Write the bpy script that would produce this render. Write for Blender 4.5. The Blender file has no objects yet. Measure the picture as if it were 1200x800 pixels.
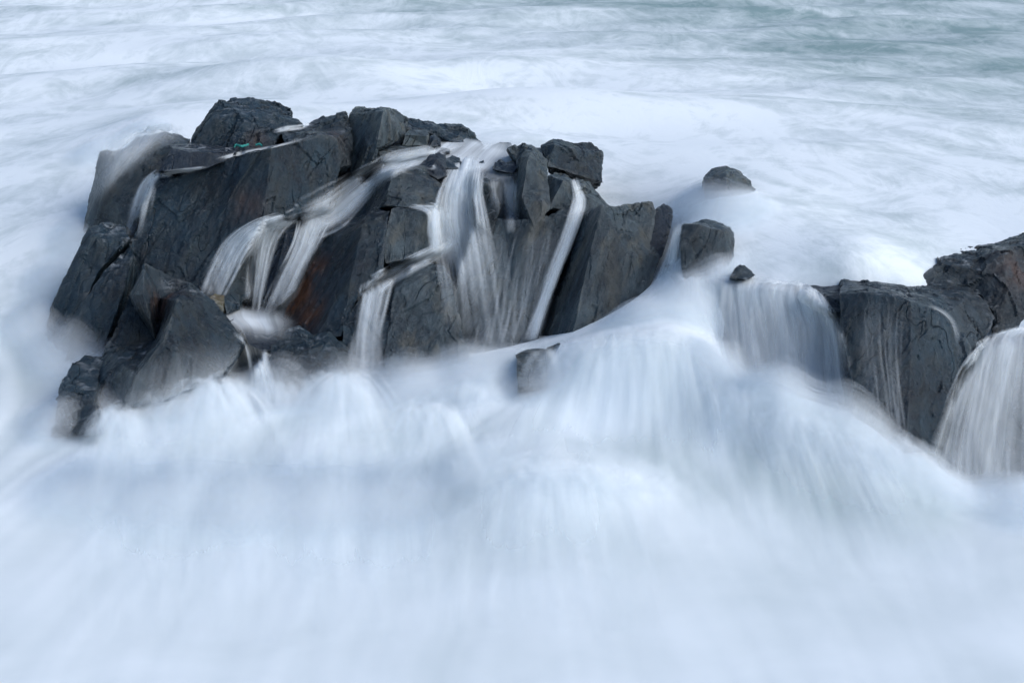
import bpy, bmesh, math, random
import numpy as np
from mathutils import Vector, noise
from mathutils.bvhtree import BVHTree

random.seed(7)
scene = bpy.context.scene
C = scene.collection
R = math.radians

# ---------------------------------------------------------------- camera
PITCH = R(22.0); CAMZ = 8.0; FPX = 2000.0
cam_d = bpy.data.cameras.new('camera'); cam = bpy.data.objects.new('camera', cam_d); C.objects.link(cam)
cam.location = (0, 0, CAMZ); cam.rotation_euler = (math.pi/2 - PITCH, 0, 0)
cam_d.sensor_width = 36; cam_d.lens = 60; cam_d.clip_end = 3000
scene.camera = cam

# ---------------------------------------------------------------- sky, sun, exposure
SUN_EL, SUN_AZ = R(40), R(106)          # azimuth clockwise from +Y: behind the camera, to the right
world = bpy.data.worlds.new('World'); scene.world = world; world.use_nodes = True
nt = world.node_tree
sky = nt.nodes.new('ShaderNodeTexSky'); sky.sky_type = 'NISHITA'; sky.sun_disc = False
sky.sun_elevation = SUN_EL; sky.sun_rotation = SUN_AZ
sky.air_density = 1.0; sky.dust_density = 0.6; sky.ozone_density = 1.0
nt.links.new(sky.outputs[0], nt.nodes['Background'].inputs[0])
nt.nodes['Background'].inputs[1].default_value = 0.125
sun_d = bpy.data.lights.new('sun', 'SUN'); sun = bpy.data.objects.new('sun', sun_d); C.objects.link(sun)
sun_d.energy = 2.3; sun_d.angle = R(52); sun_d.color = (1.0, 0.992, 0.975)
sd = Vector((math.sin(SUN_AZ)*math.cos(SUN_EL), math.cos(SUN_AZ)*math.cos(SUN_EL), math.sin(SUN_EL)))
sun.rotation_euler = sd.to_track_quat('Z', 'Y').to_euler(); sun.location = sd*50
scene.view_settings.view_transform = 'Standard'; scene.view_settings.look = 'None'
scene.view_settings.gamma = 1.0; scene.view_settings.exposure = 0.13
scene.render.engine = 'CYCLES'
scene.cycles.use_denoising = True
scene.cycles.use_adaptive_sampling = True; scene.cycles.adaptive_threshold = 0.03
scene.cycles.transparent_max_bounces = 160
scene.cycles.max_bounces = 9; scene.cycles.diffuse_bounces = 7; scene.cycles.glossy_bounces = 3

# ---------------------------------------------------------------- geometry helpers
SP, CP = math.sin(PITCH), math.cos(PITCH)
ORG = Vector((0, 0, CAMZ))
def ray(px, py):
    dx, dy = (px-600)/FPX, (400-py)/FPX
    return Vector((dx, CP+dy*SP, -SP+dy*CP))
def PY(px, py, Y):                      # world point that lies at ground distance Y
    d = ray(px, py); return ORG + d*(Y/d.y)
def PZ(px, py, z):                      # world point that lies at height z
    d = ray(px, py); return ORG + d*((z-CAMZ)/d.z)
def sstep(a, b, x):
    t = np.clip((np.asarray(x, float)-a)/(b-a), 0, 1); return t*t*(3-2*t)

def tag(o, label=None, cat=None, group=None, kind=None):
    if label: o['label'] = label
    if cat: o['category'] = cat
    if group: o['group'] = group
    if kind: o['kind'] = kind
    return o

def mesh_obj(name, V, F, mat, smooth=True, origin=None, attrs=None, uv=None, sharp=None):
    V = np.asarray(V, np.float64)
    org = V.mean(0) if origin is None else np.asarray(origin, float)
    if origin is None: org[2] = V[:, 2].min()
    me = bpy.data.meshes.new(name)
    me.from_pydata((V-org).tolist(), [], F if isinstance(F, list) else F.tolist())
    me.update()
    if smooth: me.polygons.foreach_set('use_smooth', [True]*len(me.polygons))
    if sharp: me.set_sharp_from_angle(angle=R(sharp))
    for k, a in (attrs or {}).items():
        a = np.asarray(a, np.float32)
        if a.ndim == 1:
            at = me.attributes.new(k, 'FLOAT', 'POINT'); at.data.foreach_set('value', a)
        else:
            at = me.attributes.new(k, 'FLOAT_VECTOR', 'POINT'); at.data.foreach_set('vector', a.ravel())
    me.materials.append(mat)
    o = bpy.data.objects.new(name, me); o.location = org; C.objects.link(o)
    return o

# ---------------------------------------------------------------- materials
def new_mat(name):
    m = bpy.data.materials.new(name); m.use_nodes = True
    t = m.node_tree; t.nodes.clear()
    out = t.nodes.new('ShaderNodeOutputMaterial')
    return m, t, out
class N:
    """tiny node-building helper"""
    def __init__(s, t): s.t = t
    def n(s, typ, **kw):
        nd = s.t.nodes.new(typ)
        for k, v in kw.items(): setattr(nd, k, v)
        return nd
    def set(s, sock, v):
        if hasattr(v, 'is_linked') or hasattr(v, 'links'): s.t.links.new(v, sock)
        else: sock.default_value = v
    def math(s, op, a, b=0.0, c=0.0, clamp=False):
        nd = s.n('ShaderNodeMath', operation=op, use_clamp=clamp)
        for i, v in enumerate((a, b, c)): s.set(nd.inputs[i], v)
        return nd.outputs[0]
    def vmath(s, op, a, b):
        nd = s.n('ShaderNodeVectorMath', operation=op)
        s.set(nd.inputs[0], a); s.set(nd.inputs[1], b); return nd.outputs[0]
    def attr(s, name, out='Fac'):
        return s.n('ShaderNodeAttribute', attribute_name=name).outputs[out]
    def noise(s, vec, scale, detail=3.0, rough=0.55, dist=0.0):
        nd = s.n('ShaderNodeTexNoise'); s.set(nd.inputs['Vector'], vec)
        nd.inputs['Scale'].default_value = scale; nd.inputs['Detail'].default_value = detail
        nd.inputs['Roughness'].default_value = rough; nd.inputs['Distortion'].default_value = dist
        return nd.outputs['Fac']
    def ramp(s, fac, *stops):
        nd = s.n('ShaderNodeValToRGB'); s.set(nd.inputs[0], fac)
        e = nd.color_ramp.elements
        while len(e) < len(stops): e.new(0.5)
        for el, (p, c) in zip(e, stops):
            el.position = p; el.color = (c, c, c, 1) if isinstance(c, (int, float)) else (*c, 1)
        return nd.outputs[0]
    def mix(s, f, a, b):
        nd = s.n('ShaderNodeMix', data_type='RGBA')
        s.set(nd.inputs[0], f)
        for i, v in ((6, a), (7, b)):
            s.set(nd.inputs[i], (*v, 1) if isinstance(v, tuple) and len(v) == 3 else v)
        return nd.outputs[2]
    def mapr(s, v, a, b, c, d):
        nd = s.n('ShaderNodeMapRange'); s.set(nd.inputs[0], v)
        for i, x in enumerate((a, b, c, d)): nd.inputs[i+1].default_value = x
        return nd.outputs[0]

def rock_material(name, lo, hi, warm, warm_amt, foam_amt=0.5, rust_amt=0.0):
    m, t, out = new_mat(name); g = N(t)
    pos = g.n('ShaderNodeNewGeometry')
    P = pos.outputs['Position']
    rot = g.n('ShaderNodeMapping'); g.set(rot.inputs[0], P)
    rot.inputs['Rotation'].default_value = (R(14), R(-20), R(10))
    Q = rot.outputs[0]
    st = g.vmath('MULTIPLY', Q, (6.0, 6.0, 0.7))               # stretched along the dip of the slate
    fine = g.vmath('MULTIPLY', Q, (1.0, 1.0, 0.45))
    n1 = g.noise(st, 1.6, 5, 0.62, 0.4)
    n2 = g.noise(P, 2.2, 4, 0.6, 0.8)
    n3 = g.noise(fine, 42.0, 4, 0.75)
    n4 = g.noise(P, 0.9, 2, 0.5)
    v = g.math('MULTIPLY_ADD', g.math('SUBTRACT', n4, 0.5), 0.5, g.math('MULTIPLY_ADD', n1, 0.55, g.math('MULTIPLY_ADD', n2, 0.4, g.math('MULTIPLY', n3, 0.35))))
    col = g.mix(g.ramp(v, (0.50, 0.0), (0.80, 1.0)), lo, hi)
    wm = g.math('MULTIPLY', g.ramp(g.noise(st, 0.8, 4, 0.6, 0.6), (0.48, 0.0), (0.68, 1.0)), warm_amt)
    col = g.mix(wm, col, warm)
    rust = g.math('MULTIPLY', g.attr('rust'), g.ramp(g.noise(st, 1.3, 4, 0.6, 0.5), (0.30, 0.0), (0.50, 1.0)), clamp=True)
    col = g.mix(rust, col, (0.16, 0.068, 0.034))
    # dark joints that follow the dip, as the thin contour lines of a stretched noise
    j1 = g.math('ABSOLUTE', g.math('SUBTRACT', g.noise(g.vmath('MULTIPLY', Q, (2.8, 2.8, 0.13)), 1.0, 1, 0.4, 0.0), 0.5))
    crack = g.math('MULTIPLY', g.ramp(j1, (0.0, 1.0), (0.008, 0.0)), g.ramp(n4, (0.45, 0.0), (0.60, 1.0)))
    grit = g.noise(P, 110.0, 2, 0.7)
    col = g.mix(g.math('MULTIPLY', crack, 0.4), col, (0.005, 0.008, 0.012))
    col = g.mix(g.math('MULTIPLY', g.ramp(grit, (0.52, 0.0), (0.75, 1.0)), 0.35), col, g.mix(0.5, hi, (0.2, 0.21, 0.21)))
    # paler colour along the sharp edges
    edge = g.math('MULTIPLY', g.ramp(pos.outputs['Pointiness'], (0.515, 0.0), (0.58, 1.0)), g.ramp(n3, (0.35, 0.2), (0.6, 1.0)))
    col = g.mix(g.math('MULTIPLY', edge, 0.45), col, (0.17, 0.18, 0.18))
    # thin foam left behind on up-facing ledges
    sep = g.n('ShaderNodeSeparateXYZ'); g.set(sep.inputs[0], pos.outputs['Normal'])
    up = g.ramp(sep.outputs[2], (0.72, 0.0), (0.95, 1.0))
    fn = g.ramp(g.noise(g.vmath('MULTIPLY', P, (1, 1.6, 1)), 7.0, 5, 0.65, 0.6), (0.54, 0.0), (0.66, 1.0))
    foam = g.math('MULTIPLY', g.math('MULTIPLY', up, fn), foam_amt)
    # drip streaks of white water down the faces
    dr = g.noise(g.vmath('MULTIPLY', P, (16.0, 10.0, 0.5)), 1.0, 3, 0.6, 0.25)
    drip = g.math('MULTIPLY', g.ramp(dr, (0.655, 0.0), (0.72, 1.0)), g.ramp(n4, (0.45, 0.0), (0.65, 0.4)))
    foam = g.math('MAXIMUM', foam, g.math('MULTIPLY', drip, foam_amt))
    foam = g.math('MAXIMUM', foam, g.math('MULTIPLY', g.attr('wet_foam'), g.ramp(g.noise(g.vmath('MULTIPLY', P, (1, 1, 2.5)), 9.0, 4, 0.65, 0.8), (0.46, 0.0), (0.62, 1.0))))
    col = g.mix(foam, col, (0.72, 0.76, 0.8))
    b = g.n('ShaderNodeBsdfPrincipled')
    g.set(b.inputs['Base Color'], col)
    g.set(b.inputs['Roughness'], g.mapr(n2, 0.3, 0.7, 0.16, 0.46))
    b.inputs['Specular IOR Level'].default_value = 0.38
    hgt = g.math('MULTIPLY_ADD', g.math('MULTIPLY', g.noise(fine, 13.0, 3, 0.6), g.ramp(n4, (0.38, 0.15), (0.62, 1.0))), 0.9, g.math('MULTIPLY_ADD', grit, 0.25, g.math('MULTIPLY_ADD', n3, 0.6, g.math('MULTIPLY_ADD', n1, 0.5, g.math('MULTIPLY', crack, -0.9)))))
    bmp = g.n('ShaderNodeBump'); bmp.inputs['Strength'].default_value = 0.85; bmp.inputs['Distance'].default_value = 0.036
    g.set(bmp.inputs['Height'], hgt)
    g.set(b.inputs['Normal'], bmp.outputs[0])
    t.links.new(b.outputs[0], out.inputs[0])
    return m

M = {}
M['slate'] = rock_material('dark_wet_slate', (0.001, 0.006, 0.013), (0.018, 0.042, 0.062), (0.034, 0.036, 0.028), 0.4, 0.2)
M['grey']  = rock_material('grey_slate', (0.005, 0.013, 0.022), (0.066, 0.093, 0.108), (0.110, 0.104, 0.082), 0.55, 0.2)
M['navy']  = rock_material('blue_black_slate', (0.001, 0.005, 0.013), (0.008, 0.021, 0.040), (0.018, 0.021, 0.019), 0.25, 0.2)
M['olive'] = rock_material('olive_brown_stone', (0.04, 0.042, 0.028), (0.12, 0.11, 0.06), (0.12, 0.075, 0.03), 0.8, 0.3)
M['rough'] = rock_material('rough_black_rock', (0.003, 0.008, 0.013), (0.034, 0.054, 0.068), (0.048, 0.04, 0.032), 0.3, 0.25)

def water_material(name, contrast, col=(0.79, 0.84, 0.87), fx=11.0, fy=0.55, transl=0.2, base=0.3):
    m, t, out = new_mat(name); g = N(t)
    fl = g.attr('flow', 'Vector')
    n0 = g.noise(g.vmath('MULTIPLY', fl, (fx*0.35, fy*0.7, 1.0)), 1.0, 2, 0.5, 0.1)
    n1 = g.noise(g.vmath('MULTIPLY', fl, (fx, fy, 1.0)), 1.0, 3, 0.55, 0.15)
    n2 = g.noise(g.vmath('MULTIPLY', fl, (fx*3.2, fy*1.1, 3.0)), 1.0, 3, 0.6, 0.1)
    nn = g.math('MULTIPLY_ADD', n0, 0.42, g.math('MULTIPLY_ADD', n1, 0.42, g.math('MULTIPLY', n2, 0.16)))
    s = g.math('MULTIPLY_ADD', g.math('SUBTRACT', nn, 0.5), contrast, 0.5, clamp=True)
    cov = g.attr('cover')
    # thin water shows its threads, thick water closes over
    a = g.math('MULTIPLY', cov, g.math('MULTIPLY_ADD', s, 1.35-base, base), clamp=True)
    d = g.n('ShaderNodeBsdfDiffuse'); d.inputs[0].default_value = (0.905, 0.95, 0.98, 1)
    tr = g.n('ShaderNodeBsdfTranslucent'); tr.inputs[0].default_value = (0.905, 0.95, 0.98, 1)
    mx = g.n('ShaderNodeMixShader'); mx.inputs[0].default_value = transl
    t.links.new(d.outputs[0], mx.inputs[1]); t.links.new(tr.outputs[0], mx.inputs[2])
    tp = g.n('ShaderNodeBsdfTransparent')
    mm = g.n('ShaderNodeMixShader'); g.set(mm.inputs[0], a)
    t.links.new(tp.outputs[0], mm.inputs[1]); t.links.new(mx.outputs[0], mm.inputs[2])
    t.links.new(mm.outputs[0], out.inputs[0])
    return m
M['fall'] = water_material('falling_white_water', 2.6, fx=9.0, fy=0.45)
M['veil'] = water_material('thin_water_veil', 4.0, fx=12.0, fy=0.4, base=0.12)
M['spray'] = water_material('soft_spray', 2.0, fx=5.0, fy=0.35, base=0.4)

def sea_material():
    m, t, out = new_mat('foaming_sea_water'); g = N(t)
    back = g.attr('flow_back', 'Vector')
    foam = g.attr('foam'); fr = g.attr('frontness'); lic = g.attr('streak')
    b1 = g.noise(g.vmath('MULTIPLY', back, (0.75, 0.80, 1)), 1.0, 6, 0.62, 1.6)
    b2 = g.noise(g.vmath('MULTIPLY', back, (2.2, 2.6, 1)), 1.0, 5, 0.65, 1.8)
    b3 = g.noise(g.vmath('MULTIPLY', back, (0.28, 0.24, 1)), 1.0, 3, 0.55, 1.0)
    bb = g.math('MULTIPLY_ADD', b1, 0.32, g.math('MULTIPLY_ADD', b2, 0.18, g.math('MULTIPLY_ADD', b3, 0.30, g.math('MULTIPLY', lic, 0.20))))
    f2 = g.noise(back, 0.7, 3, 0.5, 0.4)
    ff = g.math('MULTIPLY_ADD', lic, 0.55, g.math('MULTIPLY', f2, 0.45))
    # wisps: thin bright filaments along the folds of a warped noise
    rg = g.noise(g.vmath('MULTIPLY', back, (0.9, 0.6, 1)), 1.0, 5, 0.62, 2.2)
    wisp = g.math('SUBTRACT', 1.0, g.math('MULTIPLY', g.math('ABSOLUTE', g.math('SUBTRACT', rg, 0.5)), 7.0), clamp=True)
    bb = g.math('MULTIPLY_ADD', g.math('MULTIPLY', wisp, b1), 0.16, bb)
    n = g.n('ShaderNodeMix', data_type='FLOAT'); g.set(n.inputs[0], fr); g.set(n.inputs[2], bb); g.set(n.inputs[3], ff)
    k = g.mapr(fr, 0, 1, 2.3, 1.05)
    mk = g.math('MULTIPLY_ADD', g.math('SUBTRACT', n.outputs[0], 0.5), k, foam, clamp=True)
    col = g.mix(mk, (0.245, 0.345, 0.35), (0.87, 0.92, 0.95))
    b = g.n('ShaderNodeBsdfPrincipled'); g.set(b.inputs['Base Color'], col)
    g.set(b.inputs['Roughness'], g.mapr(mk, 0, 1, 0.5, 0.9)); b.inputs['Specular IOR Level'].default_value = 0.12
    bmp = g.n('ShaderNodeBump'); bmp.inputs['Strength'].default_value = 0.25; bmp.inputs['Distance'].default_value = 0.08
    g.set(bmp.inputs['Height'], n.outputs[0]); g.set(b.inputs['Normal'], bmp.outputs[0])
    t.links.new(b.outputs[0], out.inputs[0])
    return m
def mist_material():
    m, t, out = new_mat('drifting_spray'); g = N(t)
    fl = g.attr('flow_back', 'Vector')
    n1 = g.noise(fl, 2.2, 3, 0.55, 0.5)
    s = g.math('MULTIPLY_ADD', n1, 0.9, g.math('MULTIPLY', g.attr('streak'), 0.9))
    a = g.math('MULTIPLY', g.attr('cover'), g.math('MULTIPLY_ADD', s, 1.2, -0.1), clamp=True)
    d = g.n('ShaderNodeBsdfDiffuse'); d.inputs[0].default_value = (0.905, 0.95, 0.98, 1)
    tr = g.n('ShaderNodeBsdfTranslucent'); tr.inputs[0].default_value = (0.905, 0.95, 0.98, 1)
    mx = g.n('ShaderNodeMixShader'); mx.inputs[0].default_value = 0.12
    t.links.new(d.outputs[0], mx.inputs[1]); t.links.new(tr.outputs[0], mx.inputs[2])
    tp = g.n('ShaderNodeBsdfTransparent')
    mm = g.n('ShaderNodeMixShader'); g.set(mm.inputs[0], a)
    t.links.new(tp.outputs[0], mm.inputs[1]); t.links.new(mx.outputs[0], mm.inputs[2])
    t.links.new(mm.outputs[0], out.inputs[0])
    return m
M['mist'] = mist_material()
M['sea'] = sea_material()

# ---------------------------------------------------------------- rocks
TRIS = []                                # every rock's triangles, for the ray casts that drape the water
DIP = Vector((0.34, 0.22, 1)).normalized()
AX = DIP.cross(Vector((0, 1, 0))).normalized(); AY = DIP.cross(AX)

def refine(V, F, L, back):
    """split every edge longer than its limit, crack-free"""
    V = [tuple(v) for v in V]; back = list(back)
    for _ in range(9):
        mid = {}
        def m(a, b):
            k = (a, b) if a < b else (b, a)
            if k in mid: return mid[k]
            p, q = V[a], V[b]
            lim = L if not (back[a] or back[b]) else L*7
            d = (p[0]-q[0])**2+(p[1]-q[1])**2+(p[2]-q[2])**2
            if d <= lim*lim: r = -1
            else:
                r = len(V); V.append(((p[0]+q[0])/2, (p[1]+q[1])/2, (p[2]+q[2])/2)); back.append(back[a] and back[b])
            mid[k] = r; return r
        out = []; ch = False
        for a, b, c in F:
            x, y, z = m(a, b), m(b, c), m(c, a)
            n = (x >= 0)+(y >= 0)+(z >= 0)
            if n == 0: out.append((a, b, c)); continue
            ch = True
            if n == 3: out += [(a, x, z), (x, b, y), (z, y, c), (x, y, z)]
            elif n == 1:
                if x >= 0: out += [(a, x, c), (x, b, c)]
                elif y >= 0: out += [(a, b, y), (a, y, c)]
                else: out += [(a, b, z), (z, b, c)]
            else:
                if x < 0: out += [(a, b, y), (a, y, z), (z, y, c)]
                elif y < 0: out += [(a, x, z), (x, b, c), (x, c, z)]
                else: out += [(a, x, c), (x, b, y), (x, y, c)]
        F = out
        if not ch: break
    return np.array(V), np.array(F), np.array(back, bool)

def vnormals(V, F):
    n = np.cross(V[F[:, 1]]-V[F[:, 0]], V[F[:, 2]]-V[F[:, 0]])
    o = np.zeros_like(V)
    for k in range(3): np.add.at(o, F[:, k], n)
    return o/np.maximum(np.linalg.norm(o, axis=1), 1e-9)[:, None]

def rough_offsets(V, amp, seed):
    out = np.empty(len(V)); sh = Vector((seed*3.17, seed*1.3, seed*2.1))
    for i, p in enumerate(V):
        p = Vector(p)
        w = noise.noise_vector(p*1.7+sh)*0.03
        q = Vector(((p+w).dot(AX), (p+w).dot(AY), (p+w).dot(DIP)))
        c1 = noise.voronoi(Vector((q.x*2.4, q.y*2.4, q.z*0.38))+sh)[1][0]
        c2 = noise.voronoi(Vector((q.x*7.5, q.y*7.5, q.z*0.9))+sh)[1][0]
        c3 = noise.voronoi(Vector((q.x*17, q.y*17, q.z*4))+sh)[1][0]
        a = noise.noise(c1*3.3)*0.042 + noise.noise(c2*3.1)*0.026 + noise.noise(c3*3.7)*0.011*max(0, .5+1.6*noise.noise(p*.9+sh))
        b = noise.fractal(p*11+sh, 0.9, 2.1, 4)*0.009 + noise.noise(p*1.1+sh)*0.012
        out[i] = (a+b)*amp
    return out

def parse(spec):
    d = {}
    for tok in spec.split(';'):
        s = tok.split()
        if s: d[s[0]] = PY(float(s[1]), float(s[2]), float(s[3]))
    return d

LEFT = 'slabs at the left end of the rock outcrop'
MID = 'blocks in the middle of the rock outcrop'
STONE = 'small stones lying in the flowing water'
RIGHT = 'rocks at the right edge of the picture'
rock_id = [0]
def rock(label, spec, faces, mat='slate', depth=1.2, amp=1.0, L=0.032, rust=None, group='', name='rock', drop=0.55, shrink=0.75, foam=None):
    """faces traced on the visible side, each vertex at its own distance; the rim is carried back and down to close the stone"""
    rock_id[0] += 1
    d = parse(spec); keys = list(d); idx = {k: i for i, k in enumerate(keys)}
    V = [d[k] for k in keys]
    bm = bmesh.new()
    bv = [bm.verts.new(v) for v in V]
    for f in faces.split():
        try: bm.faces.new([bv[idx[c]] for c in f])
        except (ValueError, TypeError): print('face?', label, f)
    bmesh.ops.recalc_face_normals(bm, faces=bm.faces[:])
    bm.normal_update()
    s = sum((ORG-f.calc_center_median()).normalized().dot(f.normal)*f.calc_area() for f in bm.faces)
    if s < 0: bmesh.ops.reverse_faces(bm, faces=bm.faces[:])
    nfront = len(bm.verts)
    be = [e for e in bm.edges if len(e.link_faces) == 1]
    cen = sum((v.co for v in bm.verts), Vector())/len(bm.verts)
    r = bmesh.ops.extrude_edge_only(bm, edges=be)
    nv = [g for g in r['geom'] if isinstance(g, bmesh.types.BMVert)]
    ne = [g for g in r['geom'] if isinstance(g, bmesh.types.BMEdge) and all(v in nv for v in g.verts)]
    off = Vector((0, depth, -depth*drop))
    for v in nv: v.co = cen + (v.co-cen)*shrink + off
    cv = bm.verts.new(sum((v.co for v in nv), Vector())/len(nv)+off*0.25)
    for e in ne:
        try: bm.faces.new([e.verts[0], e.verts[1], cv])
        except ValueError: pass
    bmesh.ops.recalc_face_normals(bm, faces=bm.faces[:])
    bmesh.ops.triangulate(bm, faces=bm.faces[:], quad_method='BEAUTY', ngon_method='BEAUTY')
    bm.verts.index_update()
    back = [v in nv or v == cv for v in bm.verts]
    VV = [tuple(v.co) for v in bm.verts]; FF = [tuple(v.index for v in f.verts) for f in bm.faces]
    bm.free()
    A, F, bk = refine(VV, FF, L, back)
    nrm = vnormals(A, F)
    cf = A[F].mean(1); vol = np.einsum('ij,ij->i', cf-A.mean(0), np.cross(A[F[:, 1]]-A[F[:, 0]], A[F[:, 2]]-A[F[:, 0]])).sum()
    if vol < 0: F = F[:, ::-1].copy(); nrm = -nrm
    A = A + nrm*rough_offsets(A, amp, rock_id[0])[:, None]
    at = {}
    ru = np.zeros(len(A)); wf = np.zeros(len(A))
    for (px, py, Y, rad, s) in (rust or []):
        c = np.array(PY(px, py, Y)); ru = np.maximum(ru, s*np.exp(-((A-c)**2).sum(1)/rad**2))
    for (px, py, Y, rad, s) in (foam or []):
        c = np.array(PY(px, py, Y)); wf = np.maximum(wf, s*np.exp(-((A-c)**2).sum(1)/rad**2))
    at['rust'] = ru; at['wet_foam'] = wf
    o = mesh_obj(name, A, F, M[mat], attrs=at, sharp=32)
    tag(o, label, 'rock', group)
    if group != STONE and not label.startswith(('tiny', 'square block', 'zz')): TRIS.append((A, F))
    return o

# ---- bedrock under the falling water
rock('wide dark wall of bedrock running behind the falls',
     'a 395 245 20.9;b 450 203 21.2;c 500 178 21.7;d 570 172 22.2;e 640 172 22.3;f 640 215 21.0;g 560 212 20.9;h 500 222 20.8;i 440 255 20.6;'
     'j 385 300 20.4;k 300 262 20.6;l 285 380 19.9;m 400 440 19.3;n 560 430 19.3;o 690 420 19.4;p 690 260 20.6',
     'abcdefghi kaij kjml jihgnm gfpon', 'slate', 1.6, 1.0, 0.05, group=MID)
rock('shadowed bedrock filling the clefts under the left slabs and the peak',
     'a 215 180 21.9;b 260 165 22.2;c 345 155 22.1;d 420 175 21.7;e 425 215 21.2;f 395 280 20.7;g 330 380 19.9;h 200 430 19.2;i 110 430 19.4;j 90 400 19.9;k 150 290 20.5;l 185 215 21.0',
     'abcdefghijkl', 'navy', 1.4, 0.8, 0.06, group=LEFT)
# ---- left end
rock('tall veiled slab standing behind the left end with surf sweeping over its top',
     'a 118 179 22.0;b 146 174 22.2;c 160 160 22.5;d 193 154 22.6;e 223 163 22.4;f 216 176 21.9;l 186 203 21.6;k 152 268 21.1;j 94 272 21.6;g 143 184 21.8;h 176 169 22.0;i 196 158 22.2;m 121 216 21.6;q 108 300 21.2;r 150 300 20.9',
     'abgm amj bchg cdih defi mghlkj hifl jkrq', 'grey', 1.0, 0.9, group=LEFT)
rock('leaning grey slab at the water line, outermost on the left',
     'a 104 267 20.2;b 122 262 20.4;c 148 263 20.4;d 152 280 20.1;e 137 292 19.9;f 116 285 19.95;g 88 300 19.95;h 70 336 19.75;i 54 380 19.6;j 60 420 19.2;k 100 420 19.0;l 86 392 19.2;m 100 350 19.5;n 116 318 19.75',
     'abf bcdef agf gfenm ghm hilm ijkl', 'slate', 1.0, 0.9, group=LEFT, foam=[(128, 266, 20.3, .12, .5)])
rock('narrow slab with a foamy step, wedged between the outermost slab and the broad face',
     'a 118 318 19.75;b 140 299 19.95;c 152 284 20.1;d 156 300 19.8;e 146 340 19.4;f 120 412 18.9;g 74 425 18.9;h 84 390 19.1;i 100 350 19.45;j 134 318 19.65',
     'abj bcdj jde aji jei iefgh', 'slate', 1.0, 0.8, group=LEFT, foam=[(134, 305, 19.85, .13, .75)])
rock('broad dark face streaked with brown, largest slab on the left',
     'a 183 203 20.95;b 212 207 20.75;c 243 196 20.75;d 275 182 20.7;e 318 172 20.4;f 372 160 20.9;g 393 163 21.0;h 398 190 20.9;i 386 242 20.6;k 308 260 19.9;l 262 350 19.5;m 195 322 19.75;n 152 292 20.15;o 112 416 19.45;p 150 430 19.0;q 300 400 19.3;s 168 240 20.55;t 250 260 20.15;u 355 215 20.45',
     'abs bts bcdt det ekt efu eku fghu uhi uik stmn tklm nmpo mlqp', 'slate', 1.3, 1.0, rust=[(262, 215, 20, .18, .3), (290, 240, 20.1, .2, .35), (225, 240, 20, .1, .3)], group=LEFT, foam=[(198, 204, 20.35, .12, .4)])
rock('craggy highest peak of the outcrop with layered ledges',
     'a 219 182 21.3;b 240 136 21.75;c 256 117 22.0;d 271 116 22.15;e 291 113 22.25;f 321 121 22.25;g 342 126 22.15;h 341 134 21.95;i 356 148 21.7;j 332 153 21.5;k 312 182 21.15;l 285 188 21.0;m 252 140 21.5;n 285 134 21.6;o 318 134 21.7;p 290 150 21.35',
     'abm bcm cdnm den efon fgho hijo onpj mnp amp apl plk pkj', 'slate', 1.3, 1.3, group=LEFT, rust=[(300, 165, 21.3, .15, .2)])
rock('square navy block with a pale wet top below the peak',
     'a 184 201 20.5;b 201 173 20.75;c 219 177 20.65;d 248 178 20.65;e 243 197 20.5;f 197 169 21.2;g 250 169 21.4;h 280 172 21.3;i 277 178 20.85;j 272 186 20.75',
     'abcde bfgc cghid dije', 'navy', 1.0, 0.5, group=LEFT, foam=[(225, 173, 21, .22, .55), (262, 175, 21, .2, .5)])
rock('rugged brown ridge between the peak and the square tower',
     'a 330 155 21.5;b 358 148 21.8;c 380 138 21.9;d 404 133 21.9;e 413 150 21.6;f 411 192 21.05;g 397 198 20.95;h 393 163 21.1;i 372 160 21.0;j 395 150 21.5;k 334 168 21.0',
     'abjik bcj cdej jefh hfg jhi', 'rough', 1.2, 1.3, group=LEFT, rust=[(385, 165, 21.3, .2, .25)])
rock('square tower with a pale right side and dark left side on the ridge',
     'a 410 134 21.9;b 416 126 22.1;c 443 124 22.1;d 462 126 22.1;e 477 137 22.1;f 475 161 21.8;g 441 172 21.0;i 449 131 21.3;j 437 187 20.85;k 412 206 21.15;l 404 168 21.6;m 425 152 21.45',
     'bcdi abim aml mlkj imjg idefg', 'grey', 1.0, 0.9, group=MID)
rock('dark front pyramid with a notched ridge, at the foot of the left slabs',
     'a 168 308 19.05;b 186 318 19.2;c 222 332 19.2;d 252 352 19.0;e 263 370 18.8;f 285 402 18.4;g 262 440 17.9;h 195 470 17.4;i 145 480 17.3;j 108 452 17.8;k 125 410 18.3;l 150 346 18.85;m 207 352 18.15;n 192 398 17.6;o 158 440 17.35;p 168 345 18.3;q 188 350 18.98;r 182 398 18.55;s 232 380 18.25',
     'abqp bcmq pqr qmnr apl lprk kroj rno joi onhi mcds des msn sefg sghn', 'slate', 1.1, 1.0, rust=[(190, 352, 18.7, .2, .35)], group=LEFT, foam=[(200, 330, 19.1, .1, .35), (225, 345, 18.9, .08, .5)])
rock('low stepped corner stone at the lower left waterline',
     'a 84 424 17.95;b 100 416 18.25;c 121 418 18.2;d 116 442 17.75;e 82 452 17.55;f 70 455 17.6;g 62 510 16.9;h 118 510 16.6;i 110 470 17.2;j 78 478 17.2',
     'abcde aef fej edij fjg jihg', 'slate', 0.9, 0.8, group=LEFT, foam=[(104, 436, 17.9, .1, .35)])
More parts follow.
